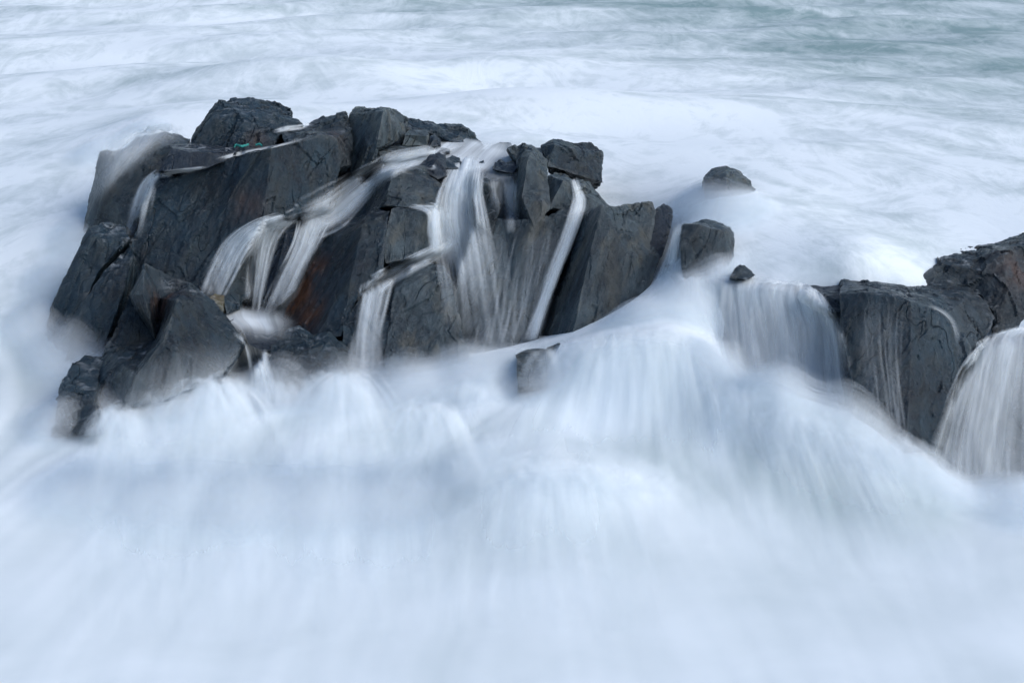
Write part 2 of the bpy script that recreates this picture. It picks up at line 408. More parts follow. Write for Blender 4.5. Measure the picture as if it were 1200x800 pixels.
# ---- ridge and plateau
rock('long dark ridge stone along the back of the upper pool',
     'a 476 137 22.5;b 503 141 22.5;c 521 145 22.5;d 541 147 22.5;e 555 157 22.4;f 568 171 22.3;g 552 178 22.0;h 520 163 22.0;i 500 154 22.1;j 474 152 22.1;k 510 150 22.2;l 538 158 22.1',
     'abkij bclk cdel klhi efgl lgh', 'slate', 0.8, 1.1, group=MID)
rock('grey cube perched under the square tower',
     'a 474 158 21.55;b 478 152 21.8;c 500 152 21.85;d 503 158 21.65;e 500 171 21.55;f 471 171 21.45;g 500 159 21.55', 'abcdg agef gde', 'grey', 0.5, 0.35, group=MID)
rock('flat grey slab lying below the perched cube',
     'a 444 178 21.25;b 460 171 21.5;c 503 171 21.6;d 504 180 21.4;e 480 183 21.25;f 447 190 21.1;g 480 175 21.35', 'abcg agef gcde', 'grey', 0.5, 0.35, group=MID)
rock('small dark stone right of the perched cube', 'a 503 160 21.8;b 510 157 21.95;c 516 163 21.9;d 517 171 21.7;e 503 172 21.6;f 509 163 21.7', 'abf bcf cdf aef fed', 'navy', 0.4, 0.4, group=STONE)
rock('black split boulder with foam across it in the upper pool',
     'a 491 194 20.9;b 504 183 21.1;c 514 177 21.3;d 523 181 21.3;e 522 196 21.0;f 523 206 20.85;g 513 210 20.75;h 497 200 20.8;i 507 194 20.85;j 512 187 21.0',
     'abji bcdj jdei iefg aigh', 'navy', 0.5, 0.6, group=STONE, foam=[(506, 194, 20.85, .05, .8)])
rock('low grey stone just right of the black split boulder', 'a 522 187 21.25;b 530 182 21.45;c 541 186 21.45;d 550 194 21.3;e 535 198 21.05;f 522 197 21.05', 'abcdef', 'slate', 0.4, 0.5, group=STONE)
rock('tiny pointed stone alone in the middle of the upper pool', 'a 559 196 21.2;b 562 189 21.35;c 567 187 21.4;d 569 196 21.2', 'abcd', 'slate', 0.3, 0.4, group=STONE)
rock('flat chip of stone at the pool edge above the black split boulder', 'a 514 178 21.55;b 518 173 21.75;c 527 175 21.75;d 527 179 21.55', 'abcd', 'navy', 0.3, 0.3, group=STONE)
rock('pale rounded stone under thin water at the right rim of the upper pool', 'a 573 172 22.1;b 586 166 22.3;c 599 167 22.3;d 602 178 21.9;e 588 190 21.5;f 580 182 21.7', 'abcdef', 'grey', 0.5, 0.5, group=STONE)
rock('small dark pair of knobs against the tall grey pillar', 'a 579 190 21.15;b 587 187 21.35;c 592 191 21.2;d 600 189 21.25;e 606 192 21.1;f 604 203 20.85;g 590 201 20.85;h 578 198 20.95', 'abch cdefg hcg', 'navy', 0.4, 0.6, group=STONE)
# ---- centre
rock('dark headed rock splitting the centre falls',
     'a 553 207 20.85;b 563 201 21.05;c 574 203 21.0;d 586 209 20.85;e 582 222 20.6;f 586 245 20.35;g 575 275 20.05;h 560 262 20.1;i 555 235 20.5;j 568 215 20.55',
     'abcj cdej aji jefhi hfg', 'rough', 0.7, 0.9, group=MID)
rock('tall grey pillar with an overhanging foot right of the centre falls',
     'a 594 172 21.3;b 612 168 21.5;c 626 170 21.4;d 642 187 21.2;e 620 183 20.6;f 603 187 21.1;g 602 225 20.8;h 604 262 20.45;i 626 266 19.95;j 645 244 20.1;k 642 206 20.5;l 612 230 20.15',
     'abef bcde felg glih edkl kjil', 'grey', 0.9, 0.9, group=MID)
rock('broken shoulder of rock with a thin fall running off it, right of the tall pillar',
     'a 642 206 20.7;b 650 202 20.9;c 662 205 20.9;d 673 213 20.7;e 690 211 20.9;f 700 224 20.9;g 715 242 20.7;h 690 252 20.4;i 671 248 20.25;j 643 244 20.15;k 660 212 20.4;l 678 225 20.5',
     'abck cdlk defl lfgh lhi klij akj', 'grey', 0.8, 0.9, group=MID)
rock('free standing dark block behind the tall pillar at the back',
     'a 634 171 21.7;b 648 162 21.9;c 672 168 22.0;d 692 166 22.1;e 706 179 22.0;f 707 214 21.5;g 680 206 21.4;h 642 194 21.3;i 650 170 21.5;j 672 176 21.6',
     'abi bcji cdej jefg ijgh aih', 'slate', 0.8, 0.9, group=MID)
rock('streaming wall of rock under the tall pillar',
     'a 560 250 20.35;b 590 258 20.25;c 606 258 20.1;d 626 258 20.0;e 671 242 20.25;f 684 252 20.1;g 657 322 19.65;h 628 400 19.2;i 560 415 19.0;j 520 420 19.1;k 535 330 19.6;l 600 330 19.6',
     'abl bcdl defgl lghi lij ljk kal', 'grey', 1.2, 0.7, group=MID)
rock('angular block with a dark left side above the stacked centre block',
     'a 440 204 21.15;b 461 199 20.5;c 497 195 20.85;d 504 206 20.75;e 518 216 20.6;f 514 243 20.2;g 473 243 20.1;h 450 241 20.1;i 425 253 20.75;j 432 228 20.95;k 500 212 20.5',
     'abhij bckgh cdk defk kfg', 'grey', 0.9, 0.6, group=MID)
rock('stacked grey centre block with a white ledge on its right shoulder',
     'a 460 246 20.05;b 474 241 20.2;c 514 242 20.3;d 516 292 19.9;e 482 302 19.7;f 452 308 19.6;g 449 290 19.7;h 502 250 20.0', 'abch ahefg hcde', 'grey', 0.9, 0.6, group=MID)
rock('leaning slab with a rust orange foot and pale right face',
     'a 387 264 20.75;b 401 256 20.9;c 418 254 20.6;d 424 264 19.9;e 441 241 20.25;f 457 247 20.1;g 452 272 19.8;h 447 318 19.4;i 420 348 19.2;j 400 394 18.85;k 368 396 19.0;l 328 378 19.75;m 345 335 20.05;n 366 292 20.4;o 412 320 19.35;p 385 320 19.75',
     'abcd cefd adpn dop pojk npm mpkl dfgo ghio oij', 'slate', 1.0, 0.8, rust=[(346, 345, 19.9, .28, 1.7), (362, 368, 19.4, .25, 1.0), (372, 315, 20.0, .2, .7)], group=MID)
rock('lower grey slab with a pointed top left of the centre falls',
     'a 457 333 19.6;b 484 316 19.55;c 499 307 19.75;d 518 311 19.65;e 530 332 19.3;f 548 420 18.75;g 500 445 18.4;h 446 450 18.35;i 428 430 19.1;j 462 345 19.2;k 505 322 19.4',
     'abkj bcdk dek kefg jkgh ajhi', 'grey', 1.0, 0.8, group=MID)
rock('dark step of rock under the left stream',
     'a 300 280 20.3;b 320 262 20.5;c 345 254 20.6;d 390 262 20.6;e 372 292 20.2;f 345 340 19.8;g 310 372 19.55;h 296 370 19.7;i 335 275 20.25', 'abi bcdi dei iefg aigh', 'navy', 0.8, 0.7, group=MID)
rock('dark step with a white thread beside the left end of the left stream',
     'a 232 340 19.65;b 250 312 19.95;c 272 290 20.2;d 290 296 20.2;e 290 350 19.7;f 268 365 19.5;g 240 360 19.5', 'abcdefg', 'slate', 0.6, 0.7, group=MID)
# ---- foot of the left falls
rock('olive green stone at the rim of the small lower pool', 'a 243 350 19.2;b 252 343 19.35;c 262 346 19.35;d 262 364 19.1;e 252 370 18.95;f 244 364 19.0', 'abcdef', 'olive', 0.4, 0.5, group=STONE)
rock('rounded grey stone between the olive stone and the falls', 'a 261 350 19.3;b 270 340 19.5;c 281 346 19.5;d 281 362 19.25;e 266 368 19.1', 'abcde', 'slate', 0.4, 0.5, group=STONE)
rock('flat dark stone awash in the small lower pool', 'a 268 376 19.0;b 282 369 19.2;c 297 370 19.25;d 307 378 19.1;e 300 385 18.9;f 275 384 18.9', 'abcdef', 'navy', 0.4, 0.4, group=STONE)
rock('smooth dark sill that dams the small lower pool', 'a 286 390 18.75;b 305 385 18.95;c 330 392 18.9;d 332 408 18.6;e 308 412 18.5;f 290 402 18.55', 'abcdef', 'navy', 0.5, 0.4, group=STONE)
rock('pair of blunt slabs under thin water below the leaning slab',
     'a 318 405 18.6;b 338 384 18.95;c 350 380 19.0;d 366 393 18.8;e 386 388 18.85;f 408 410 18.6;g 415 450 18.1;h 400 480 17.7;i 350 490 17.6;j 305 480 17.75;k 362 410 18.35;l 385 400 18.5',
     'abck cdlk defl klfgh khi akij', 'slate', 0.8, 0.7, group=MID)
rock('lower wall of wet rock behind the slanting centre stream',
     'a 402 380 18.95;b 425 345 19.25;c 458 330 19.45;d 462 380 18.95;e 455 450 18.3;f 410 460 18.2;g 400 420 18.6', 'abcdefg', 'slate', 0.7, 0.6, group=MID)
# ---- big right hand block
rock('big leaning block with a dark ridged left side right of the thin diagonal fall',
     'a 676 257 20.3;b 689 247 20.4;c 706 240 19.75;d 721 243 19.85;e 738 238 20.05;f 763 238 20.1;g 768 248 20.0;h 760 286 19.7;i 772 300 19.6;j 757 345 19.3;k 726 384 19.0;l 668 404 18.7;m 630 402 19.5;n 655 322 19.95;q 686 320 19.2;r 735 300 19.35',
     'abcqn nqlm cdrq defghr rhij rjk qrkl', 'grey', 1.0, 0.9, group=MID)
rock('narrow dark blade of rock against the right side of the big block',
     'a 767 246 20.1;b 778 238 20.3;c 788 246 20.25;d 787 262 20.05;e 776 300 19.65;f 768 305 19.55;g 758 288 19.7', 'abcdefg', 'navy', 0.7, 0.5, group=MID)
rock('pale square stone awash at the foot of the thin diagonal fall', 'a 604 416 18.0;b 618 409 18.3;c 640 409 18.3;d 642 455 17.3;e 606 460 17.2;f 606 418 17.95;g 638 416 18.0', 'abcgf fgde gcd', 'grey', 0.5, 0.4, group=STONE)
rock('dark stone awash beside the pale square stone', 'a 641 408 18.1;b 655 402 18.35;c 672 404 18.35;d 676 445 17.6;e 642 455 17.4', 'abcde', 'slate', 0.5, 0.4, group=STONE)
# ---- right gap and right rocks
rock('square block standing in the surf in the right hand gap',
     'a 800 263 19.5;b 828 258 19.75;c 857 265 19.7;d 860 280 19.45;e 858 335 19.0;f 804 340 18.9;g 799 290 19.25;h 820 265 19.4;i 848 272 19.35', 'abh bcih cdei hief ahfg', 'rough', 0.8, 0.8, group='rocks in the gap on the right')
rock('tiny dark stone poking out above the wide curtain fall', 'a 857 324 18.6;b 864 313 18.8;c 872 311 18.85;d 886 322 18.7;e 874 328 18.5', 'abcde', 'rough', 0.35, 0.6, group='rocks in the gap on the right')
rock('lone half drowned boulder in the white surf behind the outcrop',
     'a 824 208 21.35;b 834 197 21.6;c 850 193 21.7;d 868 202 21.6;e 880 212 21.5;f 888 232 21.1;g 864 262 20.6;h 828 250 20.8;i 852 210 21.2', 'abci cdei iefg aigh', 'grey', 0.8, 0.7, group='rocks in the gap on the right')
rock('dark ledge of rock behind the wide curtain fall',
     'a 780 312 19.6;b 812 300 19.7;c 880 315 19.3;d 985 330 18.6;e 990 350 17.95;f 950 348 18.15;g 895 340 18.45;h 835 332 18.8;i 800 335 19.0;j 790 420 18.2;k 850 460 17.6;l 930 490 17.1;m 1010 510 16.75',
     'abcdefghi ihkj hglk gfml fem', 'navy', 1.2, 0.8, 0.05, group='rocks in the gap on the right')
rock('small dark stone left of the big streaked rock at the lip of the curtain fall', 'a 942 345 18.0;b 955 340 18.25;c 984 341 18.2;d 988 365 17.75;e 975 366 17.7;f 950 352 17.9', 'abcdef', 'rough', 0.5, 0.6, group=RIGHT)
rock('big dark streaked rock with a flat pale top beside the curtain fall',
     'a 984 344 17.6;b 988 330 18.3;c 1030 330 18.5;d 1062 336 18.3;e 1100 344 18.0;f 1118 370 17.6;g 1135 408 17.2;h 1126 440 16.95;i 1095 530 16.1;j 1060 530 16.0;k 1005 512 16.4;l 1000 450 16.7;m 988 390 17.2;n 1022 343 17.4;o 1050 343 17.4;p 1068 354 17.2;q 1105 366 17.3;r 1066 460 16.5;s 1112 455 16.7',
     'abcn cdon dpo deqp efq fgsq ghs anlm nopr nrkl rjk pqsr srji hsi', 'slate', 0.8, 0.9, group=RIGHT, foam=[(1050, 342, 17.7, .25, .35)])
rock('low hump at the back of the flat pale top', 'a 986 334 18.35;b 988 324 18.7;c 1000 322 18.8;d 1020 327 18.7;e 1036 335 18.4;f 1010 336 18.3', 'abcdef', 'rough', 0.5, 0.7, group=RIGHT)
rock('rounded mid block tucked between the streaked rock and the crag at the edge',
     'a 1066 337 18.2;b 1090 334 18.6;c 1135 337 18.5;d 1156 352 18.3;e 1166 372 18.0;f 1158 392 17.7;g 1136 425 17.2;h 1128 395 17.5;i 1110 366 17.6;j 1075 352 17.8;k 1130 352 18.0', 'abckij cdek kefhi hfg', 'rough', 0.9, 0.9, group=RIGHT)
rock('rough brown crag cut by the right edge',
     'a 1098 300 19.2;b 1104 289 19.6;c 1122 286 19.7;d 1140 287 19.6;e 1172 279 19.8;f 1182 276 19.8;g 1210 271 19.8;h 1230 280 19.6;i 1230 400 18.2;j 1165 400 18.0;k 1164 365 18.3;l 1150 345 18.6;m 1100 338 18.6;n 1072 334 18.7;o 1110 322 18.9;p 1150 318 18.8;q 1175 300 18.9;r 1100 308 19.0;s 1180 350 18.4',
     'abcr cdqpr deq efgq qghs hijs sjk pqs pskl rpo ron onm oplm', 'rough', 1.0, 1.0, rust=[(1190, 320, 18.8, .25, .35)], group=RIGHT)
rock('thin ledge with wet grooves at the left end of the brown crag', 'a 1068 302 19.5;b 1082 298 19.7;c 1102 299 19.6;d 1115 308 19.3;e 1110 322 19.0;f 1092 322 19.0;g 1080 312 19.2', 'abcdefg', 'rough', 0.7, 1.0, group=RIGHT)
rock('dark rock face behind the fall at the right edge',
     'a 1150 402 17.9;b 1180 392 18.1;c 1230 390 18.1;d 1230 580 16.1;e 1160 585 15.9;f 1110 585 15.9;g 1100 540 16.3;h 1125 460 17.0;i 1160 408 17.6;j 1230 402 17.7', 'abcji ijdeh hefg aih', 'slate', 0.9, 0.7, group=RIGHT)

# ray casting target built from all stones
vs, fs, b = [], [], 0
for A, F in TRIS:
    vs.append(A); fs.append(F+b); b += len(A)
vs = np.concatenate(vs); fs = np.concatenate(fs)
BVH = BVHTree.FromPolygons([tuple(v) for v in vs], [tuple(f) for f in fs.tolist()])

# ---------------------------------------------------------------- sea
ctrl = [(0,0,.9),(300,0,.95),(600,0,1.0),(900,0,1.0),(1200,0,1.0),(0,90,.95),(300,70,1.15),(600,110,1.35),(900,140,1.4),(1180,110,1.2),
        (820,235,1.45),(1000,250,1.42),(1160,258,1.42),(900,305,1.32),(1000,322,1.36),(1065,318,1.30),(800,270,1.35),(600,160,1.55),(450,112,1.5),
        (20,170,1.0),(110,150,1.15),(180,140,1.42),(60,250,.95),(90,278,.82),(20,320,.58),(45,390,.22),(20,460,.08),(60,530,.03),(240,105,1.4),(-150,200,.9),(1350,200,1.4),
        (0,600,0),(100,610,.0),(200,620,.0),(400,630,.0),(120,520,.06),(200,510,.08),(300,510,.08),(390,510,.1),(460,510,.14),(1190,640,.05),(1300,600,.1),(600,760,0),(0,800,0),(1200,800,0),(600,800,-.03),(-200,700,0),(1400,700,0),(1350,330,1.4)]
# mounds the falling water builds up in front of the rocks
ctrl += [(595,440,.36),(622,452,.30),(655,420,.60),(715,398,.86),(785,386,1.0),(838,410,.80),(858,440,.66),(560,458,.35),(700,410,.84),(775,400,.97),(826,426,.80),
         (520,510,.2),(605,490,.34),(650,470,.40),(705,468,.44),(790,468,.50),(850,500,.40),(480,590,.0),(700,520,.26),(800,535,.22),(870,570,.14),
         (866,450,.72),(900,468,.70),(965,492,.58),(1030,515,.40),(1078,545,.22),(1130,580,-.08),(1185,582,-.1),(1245,582,-.1),(868,520,.30),(910,540,.26),(985,572,.16),(1050,598,.10),(1110,615,.02),(930,640,.02),(1050,660,.0),
         (590,552,.30),(650,545,.36),(710,558,.30),(575,590,.22),(650,585,.27),(725,600,.16),(565,660,.04),(650,665,.06),(735,670,.04),(750,730,0)]
cp = [tuple(PZ(*c)) for c in ctrl]
cp += [(x, 20.3, 0.1) for x in (-4.2, -3, -2, -1, 0, 1)] + [(x, 18.4, 0.0) for x in (-4, -3, -2)] + [(x, 21.6, 0.7) for x in (-3.5, -2, -.5, 0.6)]
cp += [(2.0, 18.9, 1.05), (3.0, 18.5, 1.05), (3.9, 18.4, 1.0), (5.0, 18.4, .85), (2.6, 17.75, .3), (3.3, 17.3, .3), (4.2, 17.0, .2), (5.0, 17.0, -.1), (4.5, 16.9, .0), (5.7, 16.8, -.1), (4.7, 16.3, -.1), (5.4, 16.3, -.15), (-9, 14, 0), (9, 14, 0), (0, 5, 0), (0, 60, 1.0), (-20, 60, 1), (20, 60, 1), (-25, 20, .4), (25, 20, .9), (0, 110, 1), (-60, 60, .9), (60, 60, 1)]
cp = np.array(cp)
def phi(r): return np.sqrt(r*r+0.25**2)
D = np.linalg.norm(cp[:, None, :2]-cp[None, :, :2], axis=2)
nC = len(cp)
Am = np.zeros((nC+1, nC+1)); Am[:nC, :nC] = phi(D)-np.eye(nC)*0.03; Am[:nC, nC] = 1; Am[nC, :nC] = 1
wts = np.linalg.solve(Am, np.append(cp[:, 2], 0))
def sea_z(x, y):
    sh = x.shape; q = np.stack([x.ravel(), y.ravel()], 1); o = np.empty(len(q))
    for i in range(0, len(q), 20000):
        d = np.linalg.norm(q[i:i+20000, None]-cp[None, :, :2], axis=2)
        o[i:i+20000] = phi(d)@wts[:nC]+wts[nC]
    return o.reshape(sh)
def axis(a, b, step, far, grow):
    xs = list(np.arange(a, b, step)); s = step; x = xs[-1]
    while x < far: s *= grow; x += s; xs.append(x)
    return xs
xp = axis(0, 12.6, 0.06, 500, 1.28); xs = np.array([-x for x in xp[:0:-1]]+xp)
ys = np.array([2.0, 6.0, 9.0]+list(np.arange(10.5, 19.5, 0.045))+axis(19.5, 40, 0.085, 900, 1.25))
X, Yg = np.meshgrid(xs, ys)
Z = sea_z(X, Yg)
far = sstep(60, 110, np.hypot(X, Yg)); Z = Z*(1-far)+1.0*far
frontness = 1-sstep(17.6, 19.4, Yg+0.10*X)
# ---- direction of the flow: downhill in front, along the shore and around the rocks behind
gy, gx = np.gradient(Z, ys, xs)
vx, vy = -gx*5, -gy*5-0.45
vx += 0.10*X*frontness*sstep(12, 17, Yg)*0+0.03*X
bx, by = np.ones_like(X), 0.12*np.sin(X*0.7)-0.08*X*0.2
sw_m = np.exp(-((X-4.2)/2.6)**2-((Yg-23.6)/2.4)**2)            # the swell that runs in on the right
bx = bx*(1-sw_m)+0.25*sw_m*(X-4)*0.5; by = by*(1-sw_m)-1.2*sw_m
lf = sstep(-2.2, -5.0, X)*np.exp(-((Yg-21.5)/2.5)**2)          # the wash that sweeps round the left end
bx = bx*(1-lf)-0.7*lf; by = by*(1-lf)-0.7*lf
gp = np.exp(-((X-2.9)/1.4)**2-((Yg-19.2)/1.0)**2)              # towards the lip of the curtain fall
bx = bx*(1-gp)-0.2*gp; by = by*(1-gp)-1.0*gp
vx = vx*frontness+bx*(1-frontness); vy = vy*frontness+by*(1-frontness)
vn = np.hypot(vx, vy)+1e-6; vx /= vn; vy /= vn
# ---- streaks drawn out along the flow (line integral convolution of a random field)
i0, i1 = np.searchsorted(xs, -12.5), np.searchsorted(xs, 12.5)
j0, j1 = np.searchsorted(ys, 10.4), np.searchsorted(ys, 39.9)
rs = np.random.RandomState(5)
def blur2(a, n):
    for _ in range(n):
        p = np.pad(a, 1, mode='edge'); a = (p[1:-1, 1:-1]*2+p[:-2, 1:-1]+p[2:, 1:-1]+p[1:-1, :-2]+p[1:-1, 2:])/6
    return a
base = blur2(rs.rand(*X.shape), 1); base = (base-base.mean())/base.std()
b_ = blur2(rs.rand(*X.shape), 14); base += 1.0*(b_-b_.mean())/b_.std()
fi, fj = np.arange(len(xs), dtype=float), np.arange(len(ys), dtype=float)
def samp(x, y, *arrs):
    u = np.clip(np.interp(x, xs, fi), 0, len(xs)-1.001); v = np.clip(np.interp(y, ys, fj), 0, len(ys)-1.001)
    a = u.astype(int); b = v.astype(int); u -= a; v -= b
    return [r[b, a]*(1-u)*(1-v)+r[b, a+1]*u*(1-v)+r[b+1, a]*(1-u)*v+r[b+1, a+1]*u*v for r in arrs]
qx, qy = X[j0:j1, i0:i1].ravel(), Yg[j0:j1, i0:i1].ravel()
acc = np.zeros(len(qx)); tot = 0
for sgn in (1, -1):
    x, y = qx.copy(), qy.copy()
    for k in range(20):
        a, b, n_ = samp(x, y, vx, vy, base)
        w = 1-(k/20)**2; acc += n_*w; tot += w
        x += sgn*a*0.075; y += sgn*b*0.075
acc /= acc.std()
streak = np.full(X.shape, 0.5); streak[j0:j1, i0:i1] = np.clip(0.5+acc.reshape(j1-j0, i1-i0)*0.17, 0, 1)
streak = 0.5+(streak-.5)*(1-frontness*(1-(0.28+0.72*sstep(14.2, 16.6, Yg))))
Z += (streak-.5)*0.03*frontness
# long swells in the open water behind, crests roughly parallel to the shore
r = np.random.RandomState(3)
sw = np.zeros_like(Z)
for k in range(14):
    lam = r.uniform(0.9, 4.5); ang = r.normal(0, 0.25); ph = r.uniform(0, 6.28)
    sw += np.sin((Yg*math.cos(ang)+X*math.sin(ang)*0.8)*2*math.pi/lam+ph+np.sin(X*0.6+k)*1.2)*lam*0.010
Z += sw*sstep(21.5, 27, Yg)*(1-far)
verts = np.stack([X.ravel(), Yg.ravel(), Z.ravel()], 1)
ny, nx = X.shape
I = np.arange(ny*nx).reshape(ny, nx)
quads = np.stack([I[:-1, :-1].ravel(), I[:-1, 1:].ravel(), I[1:, 1:].ravel(), I[1:, :-1].ravel()], 1)
# foam cover: thick near the outcrop and in front, thin out at sea, thinnest at the far right
fo = 0.80 - 0.56*sstep(28.5, 40.0, Yg+1.0*np.clip(X, -12, 12))-0.06*sstep(24, 30, Yg)+0.10*np.exp(-((X-1)/4.5)**2-((Yg-24.2)/1.6)**2) - 0.05*np.exp(-((X+6)**2/4+(Yg-20.5)**2/8))
fo = fo*(1-frontness)+0.86*frontness
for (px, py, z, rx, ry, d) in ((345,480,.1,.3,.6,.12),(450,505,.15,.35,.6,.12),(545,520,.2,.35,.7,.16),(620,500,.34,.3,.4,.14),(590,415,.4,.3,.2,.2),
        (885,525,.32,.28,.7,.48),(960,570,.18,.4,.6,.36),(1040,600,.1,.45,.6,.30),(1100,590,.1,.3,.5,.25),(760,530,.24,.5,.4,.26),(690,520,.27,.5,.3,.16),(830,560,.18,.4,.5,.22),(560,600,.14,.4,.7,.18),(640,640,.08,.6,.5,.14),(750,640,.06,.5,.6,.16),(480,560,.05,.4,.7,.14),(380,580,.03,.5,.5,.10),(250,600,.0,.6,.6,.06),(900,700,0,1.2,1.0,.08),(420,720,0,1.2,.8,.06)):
    c = PZ(px, py, z); fo -= d*np.exp(-((X-c.x)/rx)**2-((Yg-c.y)/ry)**2)      # thinner water in the hollows, with the mounds' shading painted into the foam tone
fl_back = np.stack([X.ravel(), (Yg+0.015*X*X).ravel(), np.zeros(X.size)], 1)
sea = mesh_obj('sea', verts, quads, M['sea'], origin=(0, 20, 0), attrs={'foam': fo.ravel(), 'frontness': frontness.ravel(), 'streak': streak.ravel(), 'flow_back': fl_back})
tag(sea, kind='structure')

# ---- spray hanging over the water at the foot of the rocks, in thin layers: (px, py, z, radius, height)
mist = np.zeros_like(Z)
for (px, py, z, rad, h) in ((75,490,.1,.45,.35),(130,480,.1,.4,.35),(200,470,.1,.42,.35),(270,450,.2,.42,.35),(100,575,.02,.6,.22),(190,585,.02,.6,.25),(280,590,.02,.6,.25),(370,590,.02,.6,.25),(460,585,.04,.6,.25),(540,560,.1,.5,.25),(330,440,.2,.5,.5),(400,445,.2,.5,.5),(470,445,.25,.5,.5),(540,425,.35,.5,.42),(585,425,.3,.4,.25),(625,452,.36,.4,.3),(655,445,.4,.35,.25),
        (745,385,.7,.4,.25),(800,380,.7,.4,.3),(850,450,.55,.4,.3),(920,478,.52,.5,.42),(1000,502,.42,.5,.48),(1065,532,.3,.4,.28),(1105,566,.05,.4,.3),(1190,582,.0,.6,.32),
        (50,385,.25,.45,.4),(85,412,.15,.5,.5),(120,430,.1,.4,.4),(88,280,.8,.4,.2),(60,330,.55,.4,.22),(110,180,1.2,.4,.2),(165,152,1.5,.45,.25),
        (800,318,1.15,.3,.2),(835,318,1.2,.35,.22),(865,325,1.3,.25,.08),(845,248,1.45,.55,.34),(822,235,1.45,.45,.3),(700,215,1.5,.35,.25),(1060,322,1.4,.3,.12),(940,340,1.3,.3,.1)):
    c = PZ(px, py, z); mist = np.maximum(mist, h*np.exp(-((X-c.x)**2+((Yg-c.y)*0.8)**2)/(rad*rad)))
mist = blur2(mist, 6)
LAY = 12
qm = mist.ravel()[quads].max(1) > 0.035
used = np.unique(quads[qm]); rem = np.full(X.size, -1); rem[used] = np.arange(len(used)); qf = rem[quads[qm]]
mv, mf, mc, mfl, ms = [], [], [], [], []
for k in range(1, LAY+1):
    t = k/LAY
    wob = np.array([noise.noise(Vector((x*2.2, y*2.2, k*3.7))) for x, y in verts[used, :2]])*0.05*t**.5
    p = verts[used].copy(); hh = mist.ravel()[used]
    p[:, 2] += hh*t+wob*sstep(0, .2, hh)
    mv.append(p); mf.append(qf+(k-1)*len(used))
    mc.append(sstep(0.03, 0.22, hh)*(0.23*(1-t)**1.2+0.03))
    f = fl_back[used].copy(); f[:, 2] = k*0.35; mfl.append(f); ms.append(streak.ravel()[used])
o = mesh_obj('spray', np.concatenate(mv), np.concatenate(mf), M['mist'], attrs={'cover': np.concatenate(mc), 'flow_back': np.concatenate(mfl), 'streak': np.concatenate(ms)})
tag(o, 'white spray hanging low over the water along the foot of the rocks', 'spray', None, 'stuff')

# ---------------------------------------------------------------- falling water
BVH_ALL = None
def combined_bvh():
    near = (np.abs(verts[:, 0]) < 8.5) & (verts[:, 1] > 12) & (verts[:, 1] < 24)
    qn = quads[near[quads].all(1)]
    tf = np.concatenate([fs, qn[:, [0, 1, 2]]+len(vs), qn[:, [0, 2, 3]]+len(vs)])
    return BVHTree.FromPolygons(np.concatenate([vs, verts]).tolist(), tf.tolist())
BVH_ALL = combined_bvh()
def strand_material():
    m, t, out = new_mat('threads_of_white_water'); g = N(t)
    d = g.n('ShaderNodeBsdfDiffuse'); d.inputs[0].default_value = (0.905, 0.95, 0.98, 1)
    tr = g.n('ShaderNodeBsdfTranslucent'); tr.inputs[0].default_value = (0.905, 0.95, 0.98, 1)
    mx = g.n('ShaderNodeMixShader'); mx.inputs[0].default_value = 0.15
    t.links.new(d.outputs[0], mx.inputs[1]); t.links.new(tr.outputs[0], mx.inputs[2])
    tp = g.n('ShaderNodeBsdfTransparent'); mm = g.n('ShaderNodeMixShader'); g.set(mm.inputs[0], g.attr('cover'))
    t.links.new(tp.outputs[0], mm.inputs[1]); t.links.new(mx.outputs[0], mm.inputs[2]); t.links.new(mm.outputs[0], out.inputs[0])
    return m
M['strand'] = strand_material()
FACE = np.array([0.12, -0.55, 0.83])
class Strands:
    """thin soft-edged ribbons, each the blurred track of a thread of water"""
    def __init__(s): s.V, s.F, s.c, s.n = [], [], [], 0
    def add(s, pts, width, alpha):
        pts = np.asarray(pts); k = len(pts)
        t = np.gradient(pts, axis=0); t /= np.linalg.norm(t, axis=1)[:, None]+1e-9
        side = np.cross(t, FACE); side /= np.linalg.norm(side, axis=1)[:, None]+1e-9
        w = np.broadcast_to(width, k)[:, None]/2; a = np.broadcast_to(alpha, k)
        s.V += [pts-side*w, pts+FACE*0.004, pts+side*w]; s.c += [np.zeros(k), a, np.zeros(k)]
        i = np.arange(k-1)+s.n
        for o in (0, k): s.F.append(np.stack([i+o, i+o+k, i+o+k+1, i+o+1], 1))
        s.n += 3*k
    def build(s, name, parent=None):
        o = mesh_obj(name, np.concatenate(s.V), np.concatenate(s.F), M['strand'], attrs={'cover': np.concatenate(s.c)})
        if parent is not None:
            o.location = o.location-parent.location; o.parent = parent; o['kind'] = 'stuff'
        return o
RS = np.random.RandomState(11)
def crom(P, n):
    """Catmull-Rom through the rows of P (k, ...) -> (n, ...)"""
    P = np.asarray(P, float); k = len(P)
    if k == 2:
        t = np.linspace(0, 1, n).reshape(-1, *([1]*(P.ndim-1))); return P[0]*(1-t)+P[1]*t
    E = np.concatenate([2*P[:1]-P[1:2], P, 2*P[-1:]-P[-2:-1]])
    o = []
    for t in np.linspace(0, k-1, n):
        i = min(int(t), k-2); f = t-i
        a, b, c, d = E[i], E[i+1], E[i+2], E[i+3]
        o.append(0.5*((2*b)+(c-a)*f+(2*a-5*b+4*c-d)*f*f+(3*b-a-3*c+d)*f**3))
    return np.array(o)
def blur(a, n):
    for _ in range(n):
        p = np.pad(a, 1, mode='edge')
        a = (p[1:-1, 1:-1]*2+p[:-2, 1:-1]+p[2:, 1:-1]+p[1:-1, :-2]+p[1:-1, 2:])/6
    return a

